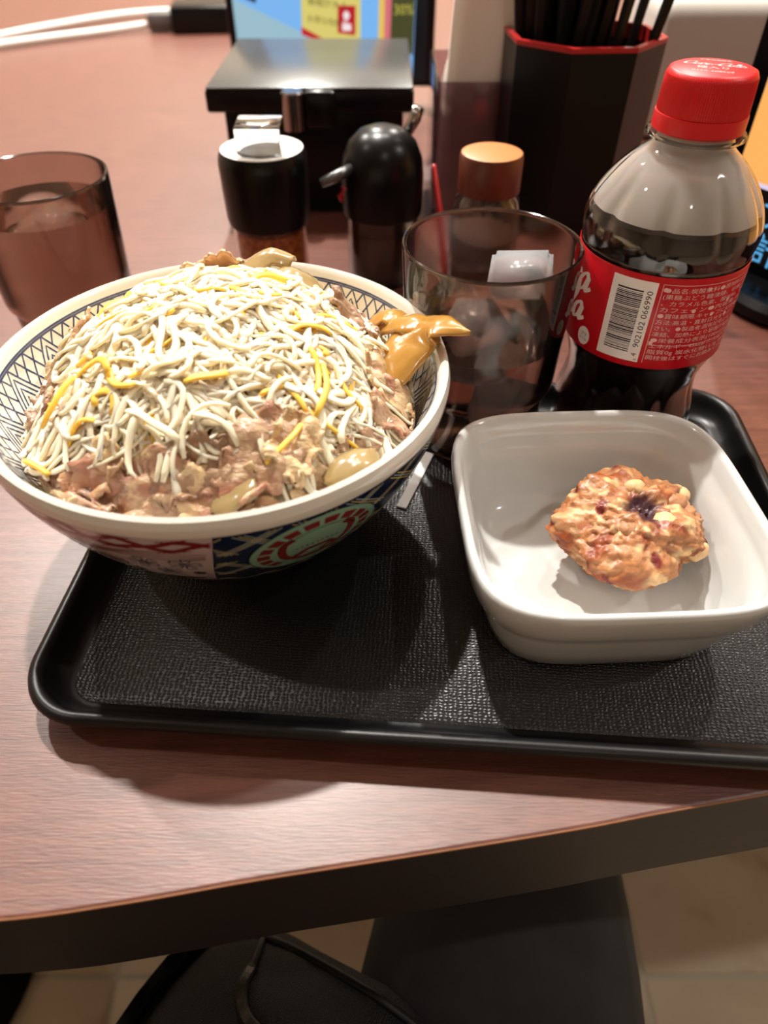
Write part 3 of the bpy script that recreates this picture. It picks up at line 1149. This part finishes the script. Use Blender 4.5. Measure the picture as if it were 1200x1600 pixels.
# fried chunk: craggy batter lump with purple flesh showing in the torn middle
CHX, CHY = 94.5, 190
ck = thing('fried_chunk', 'golden brown fried battered chunk with dark purple centre in the square bowl', 'fried food', (CHX, CHY, TZ+4), .2)
bm = bmesh.new()
bmesh.ops.create_icosphere(bm, subdivisions=6, radius=1)
V = []
F = [tuple(v.index for v in f.verts) for f in bm.faces]
cols = []
lobes = [(Vector((-.75, .1, .25)), .30), (Vector((.1, .8, .3)), .26), (Vector((.75, .45, .2)), .24), (Vector((.8, -.4, .1)), .2), (Vector((-.2, -.85, .1)), .28), (Vector((-.55, -.6, .2)), .2), (Vector((.25, -.55, .75)), .2), (Vector((-.35, .55, .6)), .18)]
for v in bm.verts:
    d = v.co.normalized()
    r = .82
    for c, a in lobes:
        r += a*math.exp(-((d-c.normalized()).length**2)/.16)
    r += .13*noise.noise(d*2.4+Vector((5, 1, 2)))+.09*abs(noise.noise(d*5))+.06*noise.noise(d*10)+.035*noise.noise(d*21)
    hole = Vector((.12, -.12, 1)).normalized()
    dd = (d-hole).length+.12*noise.noise(d*6)
    pit = math.exp(-(dd/.42)**2)
    r -= .36*pit
    V.append((d.x*r*28.5, d.y*r*25.5, max(d.z*r*21+15.5, 0+.3*abs(noise.noise(d*8)))))
    pu = min(1, max(0, (pit-.34)*3.6+1.1*noise.noise(d*9+Vector((3, 3, 3)))*pit))
    re = min(1, max(0, (noise.noise(d*3.3+Vector((9, 2, 4)))-.12)*3.4))
    pa = min(1, max(0, (noise.noise(d*4.7+Vector((1, 7, 4)))-.1)*3.4))
    hi = noise.noise(d*13)
    c = Vector(rgb(176, 118, 74)[:3])
    c = c.lerp(Vector(rgb(146, 72, 36)[:3]), re)
    c = c.lerp(Vector(rgb(226, 186, 134)[:3]), pa*.8)
    c = c.lerp(Vector(rgb(118, 36, 30)[:3]), min(1, max(0, (noise.noise(d*4.1+Vector((2, 2, 8)))-.33)*6)))
    c = c*(1+.5*hi)
    c = c.lerp(Vector(rgb(62, 26, 34)[:3]), pu)
    cols.append((*c, 1))
bm.free()
o = link('batter', V, F, K['cheese'], ck)
ca = o.data.color_attributes.new('crust', 'FLOAT_COLOR', 'POINT')
for i, c in enumerate(cols):
    ca.data[i].color = c
mc = mat('fried_crust', (1, 1, 1, 1), rough=.42, sss=.1, coat=.15, bump=(330, .6, .0012), coat_rough=.25)
at = mc.node_tree.nodes.new('ShaderNodeAttribute')
at.attribute_name = 'crust'
mc.node_tree.links.new(at.outputs['Color'], mc.node_tree.nodes['Principled BSDF'].inputs['Base Color'])
o.data.materials[0] = mc
for i, (x, y, z, r, cn) in enumerate([(8, -9, 30, 5.5, 'a'), (12, -13, 27, 4.5, 'a'), (-7, -9, 30, 5, 'b'), (-3, -14, 27, 5, 'b'), (17, 2, 29, 5, 'b'), (22, 8, 26, 5.5, 'a'), (20, -15, 20, 5, 'a'), (-9, 2, 31, 3, 'a'), (3, 9, 33, 4, 'a'), (-14, 12, 28, 4.5, 'b')]):
    Vv, Ff = lathe([(0, -1)]+[(cos(a*pi/8), sin(a*pi/8)) for a in range(-3, 4)]+[(0, 1)], 16)
    Vv = [(x+(a*r)*(1+.35*noise.noise(Vector((a*1.5, b*1.5, i*3)))), y+(b*r*.85)*(1+.35*noise.noise(Vector((a*1.5, b*1.5, i*3+9)))), z-3+(c*r*.7)*(1+.4*noise.noise(Vector((a*2, c*2, i))))) for a, b, c in Vv]
    link('batter_crumb', Vv, Ff, mat('crumb', rgb(*((232, 190, 140) if cn == 'a' else (176, 124, 86))), rough=.5, sss=.15, bump=(400, .6, .001)), ck)

# white strip showing beyond the round bowl
o = link('paper_strip', *loft([[(x, y, z) for x, y in ((-2.2, -18), (2.2, -18), (2.2, 22), (-2.2, 22))] for z in (0, .8)]), K['paper'], None, smooth=False)
o.location = (14*S, 240*S, (TZ+.1)*S)
o.rotation_euler = (0, 0, -.36)
tag(o, 'narrow white paper strip on the tray, half under the round bowl', 'paper strip')

# ------------------------------------------------------------------ things at the back of the table
bx = thing('lidded_box', 'black condiment box with a shiny grey lid behind the shakers', 'box', (-52, 632, 0))
box('box_body', -64, 66, -66, 76, 0, 78, K['black'], bx, bev=3)
box('lid_rim', -73, 73, -79, 80, 74, 88.6, K['black'], bx, bev=2)
box('lid_plate', -72, 72, -78, 79, 88.6, 90, K['lid_grey'], bx, bev=.6)
hd = L('lid_knob', [(0, 24), (7, 24), (8, 23), (8, 0), (0, 0)], K['chrome'], bx, n=32)
hd.location = (-11*S, -86*S, 66*S)
o = box('knob_bracket', -3, 18, -88, -78, 66, 90, K['black'], bx, bev=3)

sk = thing('chili_shaker', 'clear shaker of orange chili flakes with black collar and white top', 'shaker', (-73, 452, 0))
L('jar', [(0, 0), (21, 0), (23, 2), (23.5, 44), (22.3, 44), (21.6, 3.5), (0, 3)], K['clear'], sk, n=64)
L('chili_flakes', [(0, 3.3), (21.2, 3.8), (22.1, 36), (14, 38), (0, 39)], K['chili'], sk, n=48)
L('collar', [(22, 40), (25.5, 40), (26.2, 44), (27, 74), (26.4, 79), (25.0, 82), (23.2, 80), (23, 42)], K['black'], sk, n=72, closed=True)
L('white_top', [(0, 80.5), (23, 80.5), (24.4, 81.6), (24.6, 82.4), (0, 82.6)], K['white_print'], sk, n=64)
o = box('flip_lid', -12, 14, -19, -15, 76, 99, K['clear'], sk, bev=1.6)
o = box('flip_lid_side', -12, 14, -16, 4, 96.5, 99, K['clear'], sk, bev=1.0)
L('spout', [(0, 84), (11, 83.6), (12, 82.6), (0, 82.4)], K['lid_grey'], sk, n=40).location = (1*S, -8*S, 0)

pt = thing('sauce_pot', 'glass pot with a shiny black dome lid beside the chili shaker', 'pot', (-1, 456, 0))
L('pot_jar', [(0, 0), (21, 0), (22.5, 2), (23, 46), (21.8, 46), (21, 3.5), (0, 3)], K['clear'], pt, n=64)
L('dark_sauce', [(0, 3.3), (20.7, 3.6), (21.6, 34), (0, 34)], K['sauce'], pt, n=48)
L('dome_lid', [(22, 44), (24.8, 44), (25.2, 47), (25.4, 66), (24.2, 76), (20.5, 84.5), (14, 90.5), (7, 93), (0, 93.6)], K['black'], pt, n=80)
V, F = tube_vf([(-18, -14, 74), (-26, -20, 72), (-36, -24, 69)], [3, 3.4, 2.6], 10)
link('spout_lip', V, F, K['lid_grey'], pt)
V, F = tube_vf([(-23, -22, 66), (-25, -23, 61), (-24, -23, 58)], [2, 2.4, 1.2], 8)
link('red_tab', V, F, K['red_lacquer'], pt)
V, F = tube_vf([(14, 16, 82), (20, 20, 92), (22, 20, 98)], [3, 4, 3.5], 10)
link('lid_hinge', V, F, K['chrome'], pt)
o = tag(link('red_spoon', *tube_vf(catmull([(40, 418, 2), (38, 440, 30), (33, 458, 58), (31, 466, 68)], 4), 1.8, 8), K['red_lacquer']), 'thin red spoon handle leaning beside the dome-lidded pot', 'spoon')

jr = thing('seasoning_jar', 'clear ribbed glass jar with a round brown cap behind the tumbler', 'jar', (58, 405, 0))
L('jar_glass', [(0, 0), (17, 0), (18.2, 1.5), (18.5, 66), (17.5, 71), (15, 74), (14.2, 75), (13.4, 74), (16.2, 69), (17.2, 65), (17, 4), (0, 3.5)], K['clear'], jr, n=96,
  fn=lambda r, z, t: (r+(.35*cos(t*16) if 15 < r < 20 and 4 < z < 70 else 0), z))
L('seasoning', [(0, 4), (16.3, 4.4), (16.6, 40), (0, 42)], mat('brown_spice', rgb(120, 84, 60), rough=.8, bump=(400, .6, .001)), jr, n=40)
L('cap', [(15.5, 75), (17.2, 75), (17.3, 76), (17.3, 92.5), (16.3, 94.6), (15.6, 75)], K['cap_brown'], jr, n=64)
L('cap_disc', [(0, 95), (15, 95), (16.5, 94.4), (0, 93.5)], K['cap_top'], jr, n=64)

nh = thing('napkin_holder', 'smoky clear acrylic napkin holder between the pot and the chopstick holder', 'napkin holder', (37, 523, 0))
box('front_wall', 0, 44, 0, 2, 0, 100, K['acrylic'], nh, bev=.5)
box('side_wall', -2, 0, 0, 92, 0, 100, K['acrylic'], nh, bev=.5)
box('side_wall', 44, 46, 0, 92, 0, 100, K['acrylic'], nh, bev=.5)
box('rear_wall', -2, 46, 92, 94, 0, 100, K['acrylic'], nh, bev=.5)
box('base_plate', 0, 44, 2, 92, 0, 3, K['acrylic'], nh, bev=.5)
for i in range(9):
    y = 527+i*4.4
    V, F = [], []
    nz, nx = 14, 6
    fan = 4+i*2.2                                   # the free tops fan out towards the chopsticks
    for j in range(nz+1):
        q = j/nz
        z = 4+q*(168+3*sin(i*1.7))
        g = max(0, (z-90)/80)
        for k in range(nx+1):
            u = k/nx
            xl, xr = 40.5, 77.5
            x = xl+(xr-xl)*u+g**1.2*(fan+30*u)+.4*sin(i+q*4)
            yy = y+.8*sin(q*5+i)+2.6*g*sin(u*4+i*1.3)
            V.append((x, yy, z-(6*g*u*u if i % 2 else 9*g*(1-u))))
    for j in range(nz):
        for k in range(nx):
            a = j*(nx+1)+k
            F.append((a, a+1, a+nx+2, a+nx+1))
    o = link('paper_napkin', V, F, K['paper'])
    md = o.modifiers.new('s', 'SOLIDIFY')
    md.thickness = 1.8*S
    tag(o, ('front white folded paper napkin standing in the acrylic holder' if i == 0 else 'rearmost white paper napkin leaning toward the chopsticks' if i == 8 else 'white folded paper napkin standing within the napkin stack'), 'napkin', 'paper napkins in the acrylic holder')

ch = thing('chopstick_holder', 'tall black octagonal holder with a red rim full of chopsticks', 'chopstick holder', (122, 511, 0), rad(4))


def octo(r, z):
    return [(r*cos(rad(22.5+45*k)), r*sin(rad(22.5+45*k)), z) for k in range(8)]


V, F = loft([octo(47, 0), octo(49, 128), octo(46.5, 128), octo(45, 5)])
link('holder_body', V, F, K['black'], ch, smooth=False)
V, F = loft([octo(49.3, 127.9), octo(49.4, 130), octo(45.8, 130.2), octo(45.7, 122)], closed=True)
link('rim', V, F, K['red_lacquer'], ch, smooth=False)
cs = None
pr = random.Random(3)
spots = []
for i in range(44):
    a = i*2.399
    r = 5.4*sqrt(i+.5)
    spots.append((r*cos(a), r*sin(a)))
for i, (px, py) in enumerate(spots):
    if cs is None:
        V, F = loft([[(s_*x, s_*y, z) for x, y in ((-1, -1), (1, -1), (1, 1), (-1, 1))] for s_, z in ((1.0, 0), (1.7, 60), (2.8, 190), (3.0, 225), (2.7, 226))])
        o = link('chopstick', V, F, K['black_matte'], None, smooth=False)
        md = o.modifiers.new('b', 'BEVEL')
        md.width = .4*S
        cs = o
    else:
        o = cs.copy()
        COL.objects.link(o)
    o.location = ((120+px*.66)*S, (511+py*.66)*S, 6*S)
    o.rotation_euler = (rad(-py*.26+pr.gauss(0, .9)), rad(px*.3+2+pr.gauss(0, .9)), pr.random()*3)
    tag(o, 'plain black chopstick standing in the octagonal holder', 'chopstick', 'black chopsticks in the octagonal holder')

# advertising display behind the box
ds = thing('display_screen', 'lit display with yellow and blue advert behind the lidded box', 'display', (-60, 862, 0), rad(-3))
box('frame', -100, 112, -3, 14, 20, 190, K['black'], ds, bev=2)
box('foot', -50, 50, -10, 60, 0, 20, K['black'], ds, bev=3)


def glow(name, r, g, b, s=1.0):
    return mat(name, (0, 0, 0, 1), rough=.3, emit=rgb(r, g, b), emit_s=s*.6)


def quad(name, P, y, m, parent):
    return link(name, [(a, y, b) for a, b in P]+[(a, y+.5, b) for a, b in P], [tuple(range(len(P))), tuple(range(len(P), 2*len(P)))[::-1]]+[(i, len(P)+i, len(P)+(i+1) % len(P), (i+1) % len(P)) for i in range(len(P))], m, parent, smooth=False)


quad('screen', [(-92, 26), (104, 26), (104, 184), (-92, 184)], -3.6, glow('screen_blue', 120, 178, 235), ds)
quad('screen_panel', [(-92, 26), (10, 26), (-10, 62), (-92, 96)], -4.2, glow('screen_pale', 150, 185, 200), ds)
quad('screen_panel', [(-92, 100), (-68, 92), (-66, 184), (-92, 184)], -4.4, glow('screen_dark', 40, 34, 60), ds)
quad('screen_panel', [(-24, 66), (36, 55), (40, 184), (-18, 184)], -4.8, glow('screen_yellow', 214, 200, 110), ds)
quad('screen_panel', [(-24, 66), (-24, 73), (0, 62), (-4, 60)], -5.2, glow('screen_red', 190, 40, 44), ds)
quad('screen_panel', [(13, 68), (31, 66), (32, 91), (14, 91)], -5.4, glow('screen_red_box', 184, 28, 44), ds)
quad('screen_panel', [(60, 50), (66, 50), (72, 184), (63, 184)], -5.0, glow('screen_pink', 210, 110, 120), ds)
quad('screen_panel', [(66, 50), (90, 50), (94, 184), (72, 184)], -5.1, glow('screen_olive', 70, 72, 40), ds)
quad('screen_panel', [(90, 26), (104, 26), (104, 184), (94, 184)], -5.2, glow('screen_black', 14, 16, 20), ds)
quad('screen_panel', [(54, 50), (60, 50), (64, 184), (58, 184)], -5.0, glow('screen_gold', 226, 190, 90), ds)
fsc = lambda u, v, off: (u, -5.0-off, v)
V, F = merge([text_vf(fsc, '観戦が大人', -16, 92, 8, .4, ang=-.12), text_vf(fsc, 'お得な特典', -18, 78, 7, .4, ang=-.14), text_vf(fsc, '開催中', 0, 108, 8, .4)])
link('screen_lettering', V, F, glow('screen_ink', 90, 84, 40), ds, smooth=False)
V, F = merge([disc_patch(lambda u, v, off: (u, -5.5-off, v), 22.5, 83, 3.2, 3.6, .4, 16, 1), patch(lambda u, v, off: (u, -5.5-off, v), 18, 27, 70, 76, .4, 2, 2), text_vf(lambda u, v, off: (u, -5.5-off, v), '80', 19, 76, 5, .5)])
link('screen_mark', V, F, glow('screen_white', 240, 225, 225), ds, smooth=False)
V, F = merge([text_vf(fsc, '30%', 70, 84, 12, .5, ang=.02)])
link('screen_lettering', V, F, glow('screen_yel2', 190, 180, 80), ds, smooth=False)

# ordering tablet at the right
tbk = thing('ordering_tablet', 'black ordering tablet with an orange panel and blue characters behind the bottle', 'tablet', (211, 470, 0), atan2(-.83, .56))
box('casing', 0, 260, 0, 14, 6, 240, K['black'], tbk, bev=2.5)
quad('screen', [(14, 20), (246, 20), (246, 226), (14, 226)], -.4, glow('tablet_black', 6, 7, 9), tbk)
quad('screen_panel', [(14, 65), (246, 65), (246, 200), (14, 200)], -.9, glow('tablet_orange', 255, 178, 96), tbk)
quad('screen_panel', [(14, 62.5), (246, 62.5), (246, 65), (14, 65)], -1.0, glow('tablet_line', 225, 205, 235), tbk)
ftb = lambda u, v, off: (u, -.5-off, v)
V, F = merge([text_vf(ftb, '注文品', 18, 42, 20, .5), text_vf(ftb, '会計券', 20, 22, 20, .5)])
link('screen_lettering', V, F, glow('tablet_blue', 96, 180, 235), tbk, smooth=False)
o = L('tablet_base', [(0, 0), (48, 0), (52, 3), (52, 9), (48, 13), (0, 14)], K['black'], tbk, n=48)
o.location = (70*S, 20*S, 0)

gb = thing('grey_dispenser', 'light grey rounded casing standing behind the chopsticks', 'dispenser', (296, 742, 0))
box('casing', -54, 110, 0, 120, 0, 112, K['grey_box'], gb, bev=14, seg=4)
box('top_cover', -40, 96, 14, 108, 110, 118, mat('pale_cover', rgb(206, 200, 192), rough=.5), gb, bev=3)

# cables and adapter far off on the left of the table
for P, lab in (([(-660, 1000, 5), (-580, 1140, 5), (-490, 1260, 6), (-390, 1340, 8), (-250, 1390, 6), (-120, 1420, 5), (0, 1440, 5)], 'white charging cable looping along the far end of the table'),
               ([(-640, 960, 5), (-560, 1090, 6), (-480, 1165, 6), (-410, 1215, 6), (-352, 1250, 8)], 'second white cable lying closer, joined at the black adapter')):
    tag(link('charging_cable', *tube_vf(catmull(P, 8), 5, 10), K['cable']), lab, 'cable', 'white cables on the far table')
ad = thing('power_adapter', 'small black power adapter lying by the white cables', 'adapter', (-262, 1258, 0), .12)
box('adapter_body', -50, 50, -30, 40, 0, 34, K['black'], ad, bev=4)
box('adapter_plug', -86, -50, -14, 18, 2, 24, mat('plug_grey', rgb(90, 84, 82), rough=.5), ad, bev=3)
mr = tag(link('metal_rail', *tube_vf([(-330, 1440, 12), (40, 1460, 12)], 11, 14), K['chrome']), 'shiny metal rail across the far table behind the adapter', 'rail')

# ------------------------------------------------------------------ the diner's legs, the bag, a stool base
def skin(name, joints, edges, m, label, root=0, sub=2):
    me = bpy.data.meshes.new(name)
    me.from_pydata([(x*S, y*S, z*S) for x, y, z, a, b in joints], edges, [])
    me.materials.append(m)
    o = bpy.data.objects.new(name, me)
    COL.objects.link(o)
    md = o.modifiers.new('skin', 'SKIN')
    md.use_smooth_shade = True
    for i, j in enumerate(joints):
        me.skin_vertices[0].data[i].radius = (j[3]*S, j[4]*S)
    me.skin_vertices[0].data[root].use_root = True
    md = o.modifiers.new('sub', 'SUBSURF')
    md.levels = md.render_levels = sub
    return o


pe = thing('person', 'seated diner in black trousers with a thigh under the table edge', 'person', (0, 0, ZF))
zf = -ZF
J = [(-60, -380, zf-200, 130, 110), (20, -350, zf-215, 95, 90), (8, -120, zf-222, 86, 84), (66, 100, zf-228, 82, 76), (84, 240, zf-238, 64, 62), (88, 272, zf-310, 56, 58), (90, 290, zf-430, 54, 56), (92, 325, 130, 42, 42), (92, 328, 60, 40, 40),
     (-170, -350, zf-215, 95, 90), (-250, -120, zf-225, 86, 82), (-300, 90, zf-235, 70, 70), (-312, 220, zf-245, 60, 60), (-312, 255, zf-320, 54, 56), (-310, 280, zf-440, 52, 54), (-305, 325, 130, 42, 42), (-305, 328, 60, 40, 40)]
Ed = [(0, 1), (1, 2), (2, 3), (3, 4), (4, 5), (5, 6), (6, 7), (7, 8), (0, 9), (9, 10), (10, 11), (11, 12), (12, 13), (13, 14), (14, 15), (15, 16)]
tr = skin('trousers', J, Ed, K['trouser'], '')
tr.parent = pe
for x, y in ((92, 330), (-305, 330)):
    so = skin('shoe', [(x, y-12, 46, 40, 40), (x, y+10, 34, 42, 34), (x, y+90, 30, 42, 28), (x, y+160, 22, 34, 20)], [(0, 1), (1, 2), (2, 3)], K['skin'], '')
    so.parent = pe

bg = thing('shoulder_bag', 'black nylon bag with a zipped front pocket lying on the diner under the table', 'bag', (-44, 4, -192), rad(-30))
V, F = [], []
NU, NV = 60, 36


def bagpt(u, v, ax, ay, az, e=.5):
    cu, su, cv, sv = cos(u), sin(u), cos(v), sin(v)
    f = lambda w_: math.copysign(abs(w_)**e, w_)
    x, y, z = ax*f(cv)*f(cu), ay*f(cv)*f(su), az*f(sv)
    n_ = 3.5*noise.noise(Vector((x*.02, y*.03, z*.03)))+1.6*noise.noise(Vector((x*.06, y*.07, z*.06)))
    z += n_*1.5-(x*x)/170.0*(1 if z > 0 else .2)
    return (x, y+n_, z)


def blob(ax, ay, az, e=.5, off=(0, 0, 0)):
    V, F = [], []
    for j in range(NV+1):
        for i in range(NU):
            p = bagpt(2*pi*i/NU, -pi/2+pi*j/NV, ax, ay, az, e)
            V.append((p[0]+off[0], p[1]+off[1], p[2]+off[2]))
    for j in range(NV):
        for i in range(NU):
            F.append((j*NU+i, j*NU+(i+1) % NU, (j+1)*NU+(i+1) % NU, (j+1)*NU+i))
    return V, F


bag_o = link('bag_body', *blob(112, 88, 52), K['bag'], bg)
link('front_pocket', *blob(62, 52, 14, .6, (26, -8, 44)), K['bag'], bg)
from mathutils.bvhtree import BVHTree
bvs = [BVHTree.FromPolygons([tuple(c/S for c in v.co) for v in o_.data.vertices], [tuple(p.vertices) for p in o_.data.polygons]) for o_ in bg.children]


def onbag(pts, lift):
    out = []
    for p in catmull([(x, y, 0) for x, y in pts], 10):
        zs = [h[0].z for h in (b.ray_cast(Vector((p.x, p.y, 200)), Vector((0, 0, -1))) for b in bvs) if h[0]]
        out.append((p.x, p.y, (max(zs) if zs else 0)+lift))
    return out


zt = onbag([(-56, 62), (-54, 54), (-49, 48), (-40, 44), (-24, 43), (0, 40), (36, 32), (70, 10)], 1.5)
link('zipper_tape', *tube_vf([(a, b, c-1.6) for a, b, c in zt], 3.4, 8), K['black_matte'], bg)
for i in range(0, len(zt)-1):
    for q in (0, .5):
        p = Vector(zt[i]).lerp(Vector(zt[i+1]), q)
        t = (Vector(zt[i+1])-Vector(zt[i])).normalized()
        s_ = t.cross(Vector((0, 0, 1))).normalized()
        P = [p+s_*1.6*a+t*.5*b for a, b in ((-1, -1), (1, -1), (1, 1), (-1, 1))]
        link('zipper_tooth', [(v.x, v.y, v.z+1.6) for v in P]+[(v.x, v.y, v.z+3.0) for v in P], [(3, 2, 1, 0), (4, 5, 6, 7), (0, 1, 5, 4), (1, 2, 6, 5), (2, 3, 7, 6), (3, 0, 4, 7)], K['chrome'], bg, smooth=False)
link('piping', *tube_vf(onbag([(-64, 80), (-59, 70), (-56, 62)], .3), 2.0, 8), K['black_matte'], bg)
link('piping', *tube_vf(onbag([(-104, 60), (-66, 77), (0, 80), (60, 78), (102, 60)], .4), 2.2, 8), K['black_matte'], bg)
link('piping', *tube_vf(onbag([(-105, 60), (-103, 10), (-103, -40)], .4), 2.2, 8), K['black_matte'], bg)

st = thing('counter_stool', 'black stool with a round floor base at the left under the table', 'stool', (-566, 213, ZF))
L('base', [(0, 0), (165, 0), (168, 6), (150, 14), (60, 26), (30, 40), (0, 40)], K['black'], st, n=64)
L('post', [(22, 30), (22, 420), (0, 420)], K['chrome'], st, n=24)
L('seat', [(0, 410), (120, 410), (150, 420), (155, 440), (150, 462), (0, 470)], K['black_matte'], st, n=48)
